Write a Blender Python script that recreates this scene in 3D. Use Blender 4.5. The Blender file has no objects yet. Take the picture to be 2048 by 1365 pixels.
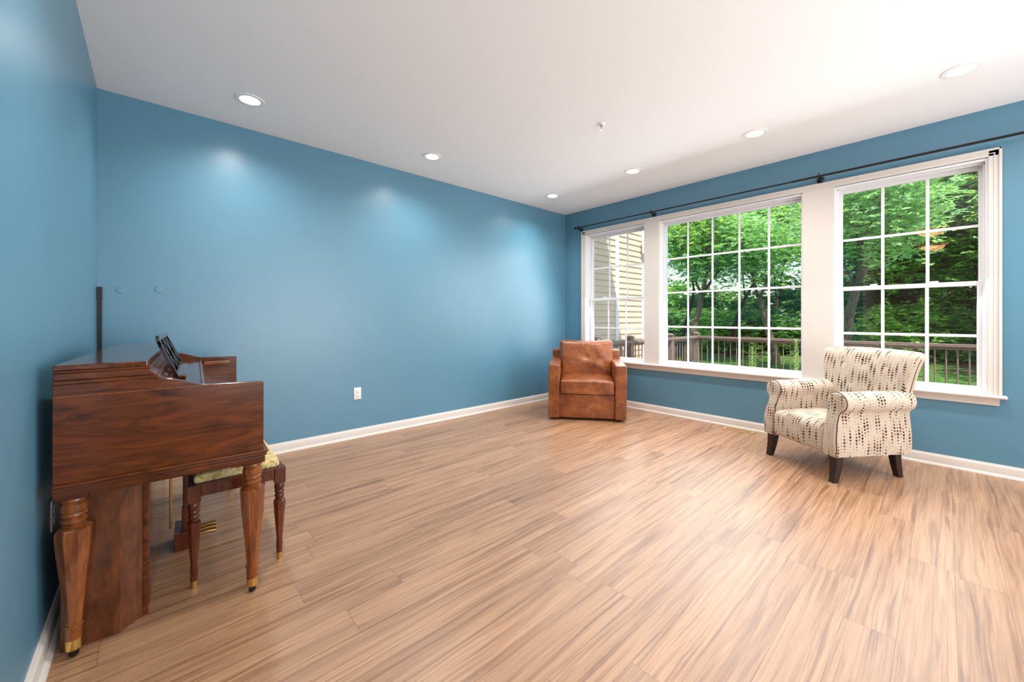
import bpy, math, random
import numpy as np
from mathutils import Vector, Matrix
random.seed(7)
R = math.radians
C = bpy.context.scene
COL = C.collection

# ------------------------------------------------------------------ camera
cam_d = bpy.data.cameras.new('camera')
cam = bpy.data.objects.new('camera', cam_d); COL.objects.link(cam)
cam.location = (0, 0, 1.169)
cam.rotation_euler = (R(90), 0, R(-42.27))
cam_d.sensor_width = 36.0
cam_d.lens = 788.9 / 2048 * 36.0
cam_d.shift_y = -45.2 / 2048
cam_d.clip_start = 0.02
cam_d.clip_end = 300
C.camera = cam

# ------------------------------------------------------------------ world, sun, exposure
W = bpy.data.worlds.new('sky'); C.world = W; W.use_nodes = True
wt = W.node_tree
sky = wt.nodes.new('ShaderNodeTexSky')
sky.sky_type = 'NISHITA'; sky.sun_disc = False
sky.sun_elevation = R(50); sky.sun_rotation = R(190); sky.air_density = 1.3; sky.dust_density = 0.8; sky.ozone_density = 3.0
bg = wt.nodes['Background']; bg.inputs['Strength'].default_value = 0.27
wt.links.new(sky.outputs[0], bg.inputs['Color'])

sun_d = bpy.data.lights.new('sun', 'SUN'); sun_d.energy = 6.0; sun_d.angle = R(0.6); sun_d.color = (1.0, 0.96, 0.88)
sun = bpy.data.objects.new('sun', sun_d); COL.objects.link(sun)
SUN_DIR = Vector((-0.35, -0.50, 1.2)).normalized()          # towards the sun
sun.rotation_euler = SUN_DIR.to_track_quat('Z', 'Y').to_euler()
sun.location = (6, -10, 16)

# unseen area lights added to fill the room, soft and broad
def area_light(name, loc, aim, sx, sy, power, color):
    d = bpy.data.lights.new(name, 'AREA'); d.shape = 'RECTANGLE'; d.size = sx; d.size_y = sy
    d.energy = power; d.color = color
    o = bpy.data.objects.new(name, d); COL.objects.link(o); o.location = loc
    o.rotation_euler = (Vector(aim) - Vector(loc)).to_track_quat('-Z', 'Y').to_euler()
    return o
area_light('rear_fill_light', (2.9, -3.2, 1.35), (0.9, 3.4, 1.9), 2.8, 2.0, 66, (0.97, 0.98, 1.0))  # added behind the camera to brighten the back wall
area_light('ceiling_fill_light', (1.7, -2.2, 0.9), (1.5, -1.2, 2.74), 3.6, 2.0, 66, (0.93, 0.97, 1.0))  # added fill behind the camera, aimed up to brighten the ceiling
# added lights just inside the three windows, standing in for daylight
for wy, ww, wp in ((3.04, 0.92, 13), (1.654, 1.44, 23), (0.238, 0.9, 14)):
    area_light('window_fill_light', (4.60, wy, 1.49), (0.0, wy, -1.1), ww, 1.75, wp, (0.96, 0.98, 1.0))

SPOT_W = 58.0
C.view_settings.view_transform = 'Standard'
C.view_settings.look = 'None'
C.view_settings.exposure = 0.27
C.view_settings.gamma = 1.0
C.view_settings.use_curve_mapping = False

# ------------------------------------------------------------------ helpers: colour and nodes
def lin(r, g, b):
    def f(c):
        c /= 255.0
        return c / 12.92 if c <= 0.04045 else ((c + 0.055) / 1.055) ** 2.4
    return (f(r), f(g), f(b), 1.0)

class NT:
    def __init__(s, name, **kw):
        s.mat = bpy.data.materials.new(name); s.mat.use_nodes = True
        s.t = s.mat.node_tree; s.b = s.t.nodes['Principled BSDF']
        s.out = s.t.nodes['Material Output']
        for k, v in kw.items(): s.pset(k, v)
    NM = dict(color='Base Color', rough='Roughness', metal='Metallic', spec='Specular IOR Level', coat='Coat Weight',
              coat_rough='Coat Roughness', normal='Normal', ior='IOR', sheen='Sheen Weight', emit='Emission Color',
              emit_s='Emission Strength', sss='Subsurface Weight')
    def put(s, sock, v):
        if isinstance(v, bpy.types.NodeSocket): s.t.links.new(v, sock)
        else: sock.default_value = v
    def pset(s, k, v): s.put(s.b.inputs[s.NM[k]], v)
    def node(s, typ, ins=(), **props):
        n = s.t.nodes.new(typ)
        for k, v in props.items(): setattr(n, k, v)
        for k, v in (ins.items() if isinstance(ins, dict) else enumerate(ins)):
            s.put(n.inputs[k], v)
        return n
    def math(s, op, a, b=0.0, c=0.0, clamp=False):
        n = s.node('ShaderNodeMath', (a, b, c), operation=op, use_clamp=clamp); return n.outputs[0]
    def mix(s, f, a, b, mode='MIX'):
        n = s.t.nodes.new('ShaderNodeMix'); n.data_type = 'RGBA'; n.blend_type = mode
        s.put(n.inputs[0], f); s.put(n.inputs[6], a); s.put(n.inputs[7], b); return n.outputs[2]
    def ramp(s, f, stops, interp='LINEAR'):
        n = s.t.nodes.new('ShaderNodeValToRGB'); n.color_ramp.interpolation = interp
        e = n.color_ramp.elements
        while len(e) < len(stops): e.new(0.5)
        for i, (p, c) in enumerate(stops):
            e[i].position = p; e[i].color = c if len(c) == 4 else (*c, 1)
        s.put(n.inputs[0], f); return n.outputs[0]
    def coord(s, which='Object'): return s.node('ShaderNodeTexCoord').outputs[which]
    def sep(s, v):
        n = s.node('ShaderNodeSeparateXYZ', (v,)); return n.outputs[0], n.outputs[1], n.outputs[2]
    def comb(s, x, y, z=0.0): return s.node('ShaderNodeCombineXYZ', (x, y, z)).outputs[0]
    def noise(s, vec, scale=5, detail=4, rough=0.55, dist=0.0):
        n = s.node('ShaderNodeTexNoise', {'Scale': scale, 'Detail': detail, 'Roughness': rough, 'Distortion': dist})
        if vec is not None: s.put(n.inputs['Vector'], vec)
        return n.outputs[0]
    def scale(s, vec, sc): return s.node('ShaderNodeVectorMath', (vec, sc), operation='MULTIPLY').outputs[0]
    def white(s, x, y=None):
        if y is None:
            n = s.node('ShaderNodeTexWhiteNoise', noise_dimensions='1D'); s.put(n.inputs['W'], x)
        else:
            n = s.node('ShaderNodeTexWhiteNoise', noise_dimensions='2D'); s.put(n.inputs['Vector'], s.comb(x, y))
        return n.outputs[0]
    def bump(s, h, strength=0.2, dist=0.01):
        n = s.node('ShaderNodeBump', {'Strength': strength, 'Distance': dist, 'Height': h}); s.pset('normal', n.outputs[0])

def plain(name, rgb, rough=0.5, **kw):
    return NT(name, color=lin(*rgb), rough=rough, **kw).mat

# ------------------------------------------------------------------ materials
def m_wall():
    m = NT('blue_wall_paint', rough=0.34, spec=0.75)
    v = m.coord()
    n = m.noise(v, 1.2, 3, 0.5)
    m.pset('color', m.ramp(n, [(0.3, lin(87, 137, 161)), (0.7, lin(91, 141, 165))]))
    m.bump(m.noise(v, 160, 3, 0.6), 0.05, 0.002)
    return m.mat

def m_floor():
    m = NT('oak_plank_floor', rough=0.3, spec=1.0)
    x, y, z = m.sep(m.coord())
    r = m.math('DIVIDE', m.math('SUBTRACT', y, 0.122), 0.1496)
    row = m.math('FLOOR', r); fr = m.math('FRACT', r)
    off = m.math('MULTIPLY', m.white(m.math('ADD', row, 17.31)), 1.22)
    q = m.math('DIVIDE', m.math('ADD', x, off), 1.22)
    colm = m.math('FLOOR', q); fq = m.math('FRACT', q)
    pid = m.white(m.math('ADD', row, 3.7), m.math('ADD', colm, 9.1))
    pid2 = m.white(m.math('ADD', row, 31.7), m.math('ADD', colm, 55.1))
    gx = m.math('ADD', x, m.math('MULTIPLY', pid, 41.0))
    gy = m.math('ADD', y, m.math('MULTIPLY', pid2, 23.0))
    wob = m.math('MULTIPLY', m.math('SUBTRACT', m.noise(m.comb(m.math('MULTIPLY', gx, 2.2), m.math('MULTIPLY', gy, 6.0), pid), 1.0, 3, 0.5), 0.5), 0.032)
    gw = m.math('ADD', gy, wob)
    g1 = m.noise(m.comb(m.math('MULTIPLY', gx, 2.0), m.math('MULTIPLY', gw, 150.0), pid), 1.0, 4, 0.6, 0.3)
    g2 = m.noise(m.comb(m.math('MULTIPLY', gx, 1.3), m.math('MULTIPLY', gw, 42.0), pid2), 1.0, 5, 0.62, 0.6)
    g3 = m.noise(m.comb(m.math('MULTIPLY', gx, 0.9), m.math('MULTIPLY', gw, 11.0), pid), 1.0, 4, 0.6, 1.2)
    base = m.ramp(g1, [(0.25, lin(156, 114, 82)), (0.5, lin(182, 139, 104)), (0.75, lin(196, 154, 120))])
    cloud = m.ramp(g3, [(0.34, (0.70, 0.64, 0.59, 1)), (0.46, (0.90, 0.88, 0.86, 1)), (0.60, (1.03, 1.03, 1.03, 1))])
    c = m.mix(0.85, base, cloud, 'MULTIPLY')
    streak = m.ramp(g2, [(0.32, (0.42, 0.34, 0.28, 1)), (0.43, (0.78, 0.72, 0.67, 1)), (0.51, (1, 1, 1, 1))])
    c = m.mix(0.85, c, streak, 'MULTIPLY')
    tone = m.ramp(pid2, [(0.0, (0.86, 0.85, 0.84, 1)), (0.15, (0.97, 0.97, 0.97, 1)), (0.9, (1.03, 1.03, 1.03, 1)), (1.0, (1.09, 1.08, 1.07, 1))])
    c = m.mix(1.0, c, tone, 'MULTIPLY')
    e1 = m.math('MULTIPLY', m.math('MINIMUM', fr, m.math('SUBTRACT', 1.0, fr)), 0.1496)
    e2 = m.math('MULTIPLY', m.math('MINIMUM', fq, m.math('SUBTRACT', 1.0, fq)), 1.22)
    edge = m.math('MINIMUM', e1, e2)
    gap = m.math('LESS_THAN', edge, 0.0011)
    c = m.mix(m.math('MULTIPLY', gap, 0.55), c, lin(88, 60, 42))
    m.pset('color', c)
    m.pset('rough', m.math('ADD', 0.30, m.math('MULTIPLY', g2, 0.14)))
    h = m.math('ADD', m.math('MULTIPLY', g1, 0.35), m.math('MULTIPLY', m.math('MINIMUM', m.math('DIVIDE', edge, 0.003), 1.0), 0.6))
    m.bump(h, 0.16, 0.002)
    return m.mat

def m_wood(name, axis='x', dark=(58, 24, 9), mid=(104, 50, 20), light=(150, 80, 34), rough=0.2, fine=1.0):
    m = NT(name, rough=rough, spec=0.35, coat=0.15, coat_rough=0.12)
    x, y, z = m.sep(m.coord())
    k = 7.0 * fine
    if axis == 'x': v = m.comb(m.math('MULTIPLY', x, 1.6), m.math('MULTIPLY', y, k), m.math('MULTIPLY', z, k))
    elif axis == 'y': v = m.comb(m.math('MULTIPLY', x, k), m.math('MULTIPLY', y, 1.6), m.math('MULTIPLY', z, k))
    else: v = m.comb(m.math('MULTIPLY', x, k), m.math('MULTIPLY', y, k), m.math('MULTIPLY', z, 1.6))
    n1 = m.noise(v, 2.0, 8, 0.62, 2.2)
    n2 = m.noise(m.scale(v, (2.0, 5.0, 5.0) if axis == 'x' else (5.0, 5.0, 2.0)), 2.0, 5, 0.65, 0.4)
    c = m.ramp(n1, [(0.28, lin(*dark)), (0.5, lin(*mid)), (0.72, lin(*light))])
    c = m.mix(0.4, c, m.ramp(n2, [(0.35, (0.45, 0.38, 0.34, 1)), (0.6, (1, 1, 1, 1))]), 'MULTIPLY')
    m.pset('color', c)
    return m.mat

def m_leather():
    m = NT('tan_leather', rough=0.36, spec=0.5)
    v = m.coord()
    n = m.noise(v, 5.0, 5, 0.6, 0.6)
    n2 = m.noise(v, 22.0, 4, 0.6, 0.2)
    c = m.ramp(n, [(0.28, lin(104, 54, 28)), (0.5, lin(144, 80, 42)), (0.72, lin(184, 112, 62))])
    c = m.mix(0.35, c, m.ramp(n2, [(0.35, (0.6, 0.52, 0.48, 1)), (0.6, (1, 1, 1, 1))]), 'MULTIPLY')
    m.pset('color', c)
    wr = m.math('POWER', m.math('SUBTRACT', 1.0, m.math('MULTIPLY', m.math('ABSOLUTE', m.math('SUBTRACT', m.noise(m.scale(v, (1, 1, 2.2)), 4.5, 2, 0.5, 2.2), 0.5)), 2.0)), 9.0)
    h = m.math('ADD', m.math('SUBTRACT', m.noise(v, 7, 3, 0.5, 1.5), m.math('MULTIPLY', wr, 0.35)), m.math('MULTIPLY', m.noise(v, 260, 2, 0.5), 0.06))
    m.bump(h, 0.35, 0.012)
    m.pset('rough', m.math('ADD', 0.22, m.math('MULTIPLY', n2, 0.2)))
    return m.mat

def m_dots():
    m = NT('dotted_upholstery', rough=0.85, spec=0.2, sheen=0.15)
    u, v, _ = m.sep(m.coord('UV'))
    cw, ch = 0.0245, 0.0225
    uu = m.math('DIVIDE', u, cw); ci = m.math('FLOOR', uu); fu = m.math('SUBTRACT', m.math('FRACT', uu), 0.5)
    rc = m.white(m.math('ADD', ci, 0.37)); rc2 = m.white(m.math('ADD', ci, 71.9))
    vv = m.math('ADD', m.math('DIVIDE', v, ch), m.math('MULTIPLY', rc, 19.0))
    ri = m.math('FLOOR', vv); fv = m.math('SUBTRACT', m.math('FRACT', vv), 0.5)
    per = 8.0
    ph = m.math('DIVIDE', ri, per); gi = m.math('FLOOR', ph); gf = m.math('FRACT', ph)
    tri = m.math('SUBTRACT', 1.0, m.math('ABSOLUTE', m.math('SUBTRACT', m.math('MULTIPLY', gf, 2.0), 1.0)))
    rad = m.math('ADD', 0.0011, m.math('MULTIPLY', m.math('POWER', tri, 0.85), 0.0082))
    dx = m.math('MULTIPLY', fu, cw); dy = m.math('MULTIPLY', fv, ch * 1.0)
    d = m.math('SQRT', m.math('ADD', m.math('POWER', dx, 2.0), m.math('POWER', dy, 2.0)))
    dot = m.math('LESS_THAN', d, rad)
    rk = m.white(m.math('ADD', ci, 5.3), m.math('ADD', gi, 12.7))
    odd = m.math('FRACT', m.math('MULTIPLY', m.math('ADD', ci, 0.01), 0.5))
    sel = m.math('ADD', m.math('MULTIPLY', m.math('GREATER_THAN', odd, 0.45), 0.30), m.math('MULTIPLY', rk, 0.56))
    dc = m.ramp(sel, [(0.0, lin(88, 48, 30)), (0.2, lin(104, 62, 38)), (0.38, lin(66, 38, 26)), (0.47, lin(182, 172, 160)),
                      (0.64, lin(206, 190, 168)), (0.76, lin(172, 162, 150)), (0.88, lin(126, 92, 66))], 'CONSTANT')
    base = m.ramp(m.noise(m.coord('UV'), 6, 3), [(0.3, lin(198, 181, 161)), (0.7, lin(208, 193, 174))])
    m.pset('color', m.mix(dot, base, dc))
    m.bump(m.noise(m.coord('UV'), 420, 2), 0.12, 0.002)
    return m.mat

def m_tapestry():
    m = NT('floral_tapestry', rough=0.9, spec=0.2)
    v = m.coord()
    n = m.noise(v, 22, 3, 0.6, 2.0)
    c = m.ramp(n, [(0.3, lin(150, 122, 72)), (0.45, lin(206, 184, 126)), (0.58, lin(226, 208, 160)), (0.66, lin(206, 150, 70)), (0.74, lin(228, 210, 160))])
    m.pset('color', c)
    w = m.noise(m.scale(v, (1, 1, 1)), 300, 2, 0.5)
    m.bump(m.math('ADD', w, m.math('MULTIPLY', n, 2.0)), 0.4, 0.004)
    return m.mat

def m_leaf(name, cols, trans=0.45):
    m = NT(name, rough=0.5, spec=0.3)
    r = m.node('ShaderNodeNewGeometry').outputs['Random Per Island']
    n = len(cols)
    c = m.ramp(r, [(i / (n - 1), lin(*k)) for i, k in enumerate(cols)])
    m.pset('color', c)
    tr = m.node('ShaderNodeBsdfTranslucent', {'Color': m.mix(1.0, c, (1.25, 1.3, 0.75, 1), 'MULTIPLY')})
    mx = m.node('ShaderNodeMixShader', {0: trans, 1: m.b.outputs[0], 2: tr.outputs[0]})
    m.t.links.new(mx.outputs[0], m.out.inputs['Surface'])
    return m.mat

def m_lawn():
    m = NT('lawn_grass', rough=0.9, spec=0.1)
    v = m.coord()
    n = m.noise(v, 0.55, 4, 0.6, 0.5); n2 = m.noise(v, 9, 5, 0.7)
    x, y, z = m.sep(v)
    g = m.ramp(n2, [(0.3, lin(52, 80, 38)), (0.55, lin(86, 120, 58)), (0.75, lin(124, 152, 84))])
    b = m.ramp(n2, [(0.3, lin(80, 66, 48)), (0.7, lin(150, 124, 96))])
    far = m.math('ADD', m.math('MULTIPLY', m.math('SUBTRACT', x, 17.5), 0.5), m.math('MULTIPLY', m.math('SUBTRACT', n, 0.5), 5.0), clamp=True)
    m.pset('color', m.mix(far, g, b))
    m.bump(n2, 0.6, 0.06)
    return m.mat

def m_glass():
    m = NT('window_glass')
    m.t.nodes.remove(m.b)
    bf = m.node('ShaderNodeNewGeometry').outputs['Backfacing']
    f = m.node('ShaderNodeFresnel', {'IOR': m.math('SUBTRACT', 1.45, m.math('MULTIPLY', bf, 1.45 - 1 / 1.45))}).outputs[0]
    f = m.math('MULTIPLY', f, m.math('SUBTRACT', 1.0, m.math('MULTIPLY', bf, 0.5)))
    tr = m.node('ShaderNodeBsdfTransparent', {'Color': (0.97, 0.985, 0.975, 1)})
    gl = m.node('ShaderNodeBsdfGlossy', {'Roughness': 0.0, 'Color': (1, 1, 1, 1)})
    mx = m.node('ShaderNodeMixShader', {0: f, 1: tr.outputs[0], 2: gl.outputs[0]})
    m.t.links.new(mx.outputs[0], m.out.inputs['Surface'])
    return m.mat

def m_emit(name, rgb, s):
    return NT(name, color=(0.9, 0.9, 0.9, 1), emit=(*rgb, 1), emit_s=s, rough=0.5).mat

def m_siding():
    m = NT('beige_vinyl_siding', rough=0.6, spec=0.25)
    n = m.noise(m.scale(m.coord(), (2, 2, 30)), 3, 4)
    m.pset('color', m.ramp(n, [(0.3, lin(212, 188, 164)), (0.7, lin(222, 200, 176))]))
    return m.mat

def m_bark(name, a, b):
    m = NT(name, rough=0.9, spec=0.1)
    v = m.scale(m.coord(), (8, 8, 2))
    n = m.noise(v, 2.5, 5, 0.65, 0.5)
    m.pset('color', m.ramp(n, [(0.3, lin(*a)), (0.7, lin(*b))]))
    m.bump(n, 0.6, 0.05)
    return m.mat

MAT = dict(
    wall=m_wall(), floor=m_floor(), leather=m_leather(), dots=m_dots(), tapestry=m_tapestry(), glass=m_glass(), lawn=m_lawn(), siding=m_siding(),
    ceiling=plain('white_ceiling_paint', (243, 244, 245), 0.9, spec=0.1),
    trim=plain('cream_white_trim_paint', (222, 214, 206), 0.35),
    vinyl=plain('white_vinyl', (238, 238, 240), 0.35),
    vinyl_grey=plain('grey_vinyl_track', (120, 122, 126), 0.5),
    plate=plain('white_plastic', (240, 240, 238), 0.35),
    slot=plain('dark_slot', (40, 40, 42), 0.6),
    black=plain('black_iron', (16, 16, 18), 0.3, spec=0.5),
    blackboard=plain('matte_black_paint', (22, 23, 26), 0.5),
    panel=m_wood('walnut_panel_wood', 'x', (52, 21, 4), (94, 43, 10), (120, 58, 16), 0.22, 1.3),
    case=m_wood('walnut_case_wood', 'y', (50, 22, 10), (88, 42, 18), (116, 58, 26), 0.1, 1.0),
    vert=m_wood('walnut_leg_wood', 'z', (88, 44, 18), (136, 76, 34), (164, 96, 46), 0.2, 1.2),
    lower=m_wood('walnut_cabinet_wood', 'z', (66, 32, 15), (100, 54, 27), (124, 70, 36), 0.25, 0.8),
    bench=m_wood('mahogany_bench_wood', 'z', (62, 26, 14), (92, 42, 22), (118, 56, 30), 0.25, 1.2),
    brass=NT('brass', color=lin(214, 178, 104), rough=0.25, metal=1.0).mat,
    caster=plain('dark_caster_metal', (38, 34, 30), 0.4, metal=0.6),
    deskwood=plain('dark_polished_desk_wood', (34, 20, 14), 0.15, spec=0.6),
    espresso=m_wood('espresso_leg_wood', 'z', (26, 14, 12), (44, 26, 22), (58, 36, 30), 0.35, 1.2),
    piping=plain('brown_piping', (96, 64, 46), 0.8),
    vent=plain('bronze_tan_vent_metal', (196, 152, 104), 0.4),
    rail=plain('brown_composite_rail', (142, 118, 108), 0.6),
    deck=plain('pale_decking_boards', (126, 114, 102), 0.8),
    white_ext=plain('white_corner_board', (238, 238, 240), 0.5),
    lens=m_emit('downlight_lens', (1.0, 0.96, 0.9), 6.0),
    dome=m_emit('warm_dome_glass', (1.0, 0.50, 0.22), 12.0),
    chrome=plain('chrome_metal', (190, 186, 184), 0.25, metal=0.9),
    bark=m_bark('grey_brown_bark', (70, 58, 48), (142, 122, 102)),
    bark_dark=m_bark('dark_bark', (34, 30, 26), (84, 74, 64)),
    leaf_pale=m_leaf('pale_locust_leaves', [(112, 158, 116), (148, 194, 140), (182, 222, 166), (206, 234, 170)], 0.45),
    leaf_mid=m_leaf('mid_green_leaves', [(92, 140, 78), (128, 176, 90), (172, 212, 106), (220, 238, 130)], 0.5),
    leaf_dark=m_leaf('dark_green_leaves', [(60, 100, 64), (84, 130, 76), (116, 164, 88), (178, 212, 108)], 0.45),
    plant=m_leaf('fresh_plant_leaves', [(150, 196, 110), (182, 220, 140), (214, 236, 180)], 0.3),
    terracotta=plain('terracotta', (168, 104, 76), 0.8),
)

# ------------------------------------------------------------------ helpers: meshes
class MB:
    def __init__(s): s.v = []; s.f = []
    def add(s, vs, fs):
        o = len(s.v); s.v += [tuple(p) for p in vs]; s.f += [tuple(i + o for i in f) for f in fs]; return s
    def box(s, x0, x1, y0, y1, z0, z1):
        return s.add([(x, y, z) for x in (x0, x1) for y in (y0, y1) for z in (z0, z1)],
                     [(0, 1, 3, 2), (4, 6, 7, 5), (0, 4, 5, 1), (2, 3, 7, 6), (0, 2, 6, 4), (1, 5, 7, 3)])
    def prism(s, poly, axis, a0, a1):
        def p(q, a): return {'x': (a, q[0], q[1]), 'y': (q[0], a, q[1]), 'z': (q[0], q[1], a)}[axis]
        n = len(poly)
        vs = [p(q, a0) for q in poly] + [p(q, a1) for q in poly]
        fs = [(i, (i + 1) % n, n + (i + 1) % n, n + i) for i in range(n)] + [tuple(range(n))[::-1], tuple(range(n, 2 * n))]
        return s.add(vs, fs)
    def loft(s, rings, cap=True, closed=True):
        n = len(rings[0]); vs = [p for r in rings for p in r]; fs = []
        for k in range(len(rings) - 1):
            for i in range(n if closed else n - 1):
                j = (i + 1) % n
                fs.append((k * n + i, k * n + j, (k + 1) * n + j, (k + 1) * n + i))
        if cap:
            fs.append(tuple(range(n))[::-1]); fs.append(tuple(range((len(rings) - 1) * n, len(rings) * n)))
        return s.add(vs, fs)
    def lathe(s, prof, seg=24, c=(0, 0, 0), phase=0.0, rot=None):
        rings = []
        for r, z in prof:
            ring = []
            for i in range(seg):
                a = 2 * math.pi * i / seg + phase
                p = Vector((r * math.cos(a), r * math.sin(a), z))
                if rot: p = rot @ p
                ring.append((p.x + c[0], p.y + c[1], p.z + c[2]))
            rings.append(ring)
        return s.loft(rings)
    def tube(s, pts, rad, seg=8, cap=True, closed=False):
        pts = [Vector(p) for p in pts]; n = len(pts); rings = []
        rad = rad if isinstance(rad, (list, tuple)) else [rad] * n
        up = None
        for i, p in enumerate(pts):
            if closed: t = (pts[(i + 1) % n] - pts[i - 1])
            else: t = pts[min(i + 1, n - 1)] - pts[max(i - 1, 0)]
            t.normalize()
            if up is None:
                up = Vector((0, 0, 1)) if abs(t.z) < 0.9 else Vector((1, 0, 0))
            a = up - t * up.dot(t)
            if a.length < 1e-5: a = t.orthogonal()
            a.normalize(); b = t.cross(a); up = a
            rings.append([tuple(p + (a * math.cos(2 * math.pi * k / seg) + b * math.sin(2 * math.pi * k / seg)) * rad[i]) for k in range(seg)])
        if closed: rings.append(rings[0]); cap = False
        return s.loft(rings, cap)
    def rbox(s, c, size, r, seg=3, div=6, deform=None):
        h = [k / 2 for k in size]
        r = min(r, *[k * 0.999 for k in h])
        def axis(k):
            a = [-k + r * i / seg for i in range(seg)]
            m = [-(k - r) + 2 * (k - r) * i / div for i in range(div + 1)]
            return a + m + [-q for q in a[::-1]]
        ax = [axis(k) for k in h]
        idx = {}; vs = []; fs = []
        def vid(p):
            key = (round(p[0], 6), round(p[1], 6), round(p[2], 6))
            if key not in idx:
                q = Vector([max(-(h[i] - r), min(h[i] - r, p[i])) for i in range(3)])
                d = Vector(p) - q
                if d.length > 1e-9: d = d.normalized() * r
                w = q + d
                if deform: w = Vector(deform(w.x, w.y, w.z))
                idx[key] = len(vs); vs.append((w.x + c[0], w.y + c[1], w.z + c[2]))
            return idx[key]
        for a in range(3):
            b, d = (a + 1) % 3, (a + 2) % 3
            for sgn in (-1, 1):
                for i in range(len(ax[b]) - 1):
                    for j in range(len(ax[d]) - 1):
                        quad = []
                        for (ii, jj) in ((i, j), (i + 1, j), (i + 1, j + 1), (i, j + 1)):
                            p = [0, 0, 0]; p[a] = sgn * h[a]; p[b] = ax[b][ii]; p[d] = ax[d][jj]; quad.append(vid(p))
                        if sgn < 0: quad.reverse()
                        if len(set(quad)) == 4: fs.append(tuple(quad))
        return s.add(vs, fs)
    def build(s, name, mat, parent=None, smooth=None, bevel=0.0, uv=None):
        me = bpy.data.meshes.new(name)
        me.from_pydata(s.v, [], s.f); me.validate(); me.update()
        import bmesh
        bm = bmesh.new(); bm.from_mesh(me); bmesh.ops.recalc_face_normals(bm, faces=bm.faces[:]); bm.to_mesh(me); bm.free()
        if smooth is not None:
            me.shade_smooth(); me.set_sharp_from_angle(angle=R(smooth))
        if uv:
            L = me.uv_layers.new(name='UVMap')
            for p in me.polygons:
                for li in p.loop_indices:
                    L.data[li].uv = uv(me.vertices[me.loops[li].vertex_index].co, p.normal)
        me.materials.append(MAT[mat] if isinstance(mat, str) else mat)
        o = bpy.data.objects.new(name, me); COL.objects.link(o)
        if parent: o.parent = parent
        if bevel:
            b = o.modifiers.new('bevel', 'BEVEL'); b.width = bevel; b.segments = 2; b.limit_method = 'ANGLE'; b.angle_limit = R(35)
        return o

def tag(o, label, cat, group=None, kind=None):
    o['label'] = label; o['category'] = cat
    if group: o['group'] = group
    if kind: o['kind'] = kind
    return o
def thing(name, label, cat, loc=(0, 0, 0), rz=0.0, group=None):
    o = bpy.data.objects.new(name, None); COL.objects.link(o); o.location = loc; o.rotation_euler = (0, 0, rz); o.empty_display_size = 0.1
    return tag(o, label, cat, group)
def struct(o, label=None, cat=None):
    o['kind'] = 'structure'
    if label: o['label'] = label
    if cat: o['category'] = cat
    return o

# ------------------------------------------------------------------ the room shell
XL, XR, YB, YF, H = -0.284, 4.63, 3.89, -3.6, 2.74
WT = 0.17                                    # exterior wall thickness
struct(MB().box(-5.2, XR + WT, YF - .1, YB + .1, -0.12, 0).build('floor', 'floor'), 'brown oak-look plank floor running towards the window wall', 'floor')
struct(MB().box(-5.2, XR + WT, YF - .1, YB + .1, H, H + 0.14).build('ceiling', 'ceiling'), 'plain white ceiling with recessed lights', 'ceiling')
struct(MB().box(XL - .12, XR, YB, YB + 0.1, 0, H).build('wall_back', 'wall'), 'long blue wall beyond the piano, holding one white outlet', 'wall')
struct(MB().box(XL - .12, XL, 1.05, YB, 0, H).build('wall_left', 'wall'), 'blue wall behind the piano at the left edge', 'wall')
struct(MB().box(XL - .12, XR + WT, YF - .1, YF, 0, H).build('wall_front', 'ceiling'), 'white wall behind the viewer', 'wall')
struct(MB().box(XL - .12, XL, YF, -1.1, 0, H).build('wall_left_rear', 'wall'), 'blue wall behind the viewer beside the hall opening', 'wall')
struct(MB().box(-5.2, XL - .12, 1.05, 1.17, 0, H).build('wall_hall_back', 'ceiling'), 'white hall wall out of view, far side', 'wall')
struct(MB().box(-5.2, XL - .12, -1.22, -1.1, 0, H).build('wall_hall_front', 'ceiling'), 'white hall wall out of view, near side', 'wall')
struct(MB().box(-5.2, -5.08, -1.1, 1.05, 0, H).build('wall_hall_end', 'ceiling'), 'white wall closing the hall out of view', 'wall')

# window wall with three openings
ZS, ZH = 0.60, 2.373
OPEN = [(2.571, 3.51), (0.924, 2.384), (-0.215, 0.692)]
wr = MB()
wr.box(XR, XR + WT, YF, YB + .1, 0, ZS - .02); wr.box(XR, XR + WT, YF, YB + .1, ZH, H)
for a, b in ((3.51, YB + .1), (2.384, 2.571), (0.692, 0.924), (YF, -0.215)): wr.box(XR, XR + WT, a, b, ZS - .02, ZH)
struct(wr.build('wall_right', 'wall'), 'blue wall with the three white windows', 'wall')

struct(MB().box(XL - .12, XR + WT, YF - .1, YB + .1, H + .14, 5.0).build('wall_upper_blocker', 'siding'), 'unseen upper storey above the room, added to shade the siding', 'wall')  # unseen mass added so its shadow falls on the siding outside

# window casing, mullion covers, stool, apron
cs = MB()
CY0, CY1, CZ = -0.278, 3.572, 2.4335
def casing_profile(mb, pts_in_out):  # stepped flat casing
    for (x0, x1, a) in pts_in_out: mb.box(*a)
xo = XR - 0.018
cs.box(xo, XR, CY0, CY1, ZH + .004, CZ); cs.box(xo - .008, XR, CY0, CY1, CZ - .016, CZ)               # head + back band
cs.box(xo, XR, CY0, -0.212, ZS, CZ); cs.box(xo - .008, XR, CY0, CY0 + .016, ZS, CZ)                   # right leg
cs.box(xo, XR, 3.506, CY1, ZS, CZ); cs.box(xo - .008, XR, CY1 - .016, CY1, ZS, CZ)                    # left leg
cs.box(xo - .004, XR, CY0 + .03, CY1 - .03, ZH + .022, ZH + .028)
cs.box(xo - .004, XR, CY0 + .034, CY0 + .040, ZS, ZH + .025); cs.box(xo - .004, XR, CY1 - .040, CY1 - .034, ZS, ZH + .025)
struct(cs.build('trim_1', 'trim', bevel=.003), 'cream casing framing the whole group of windows', 'trim')
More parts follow.
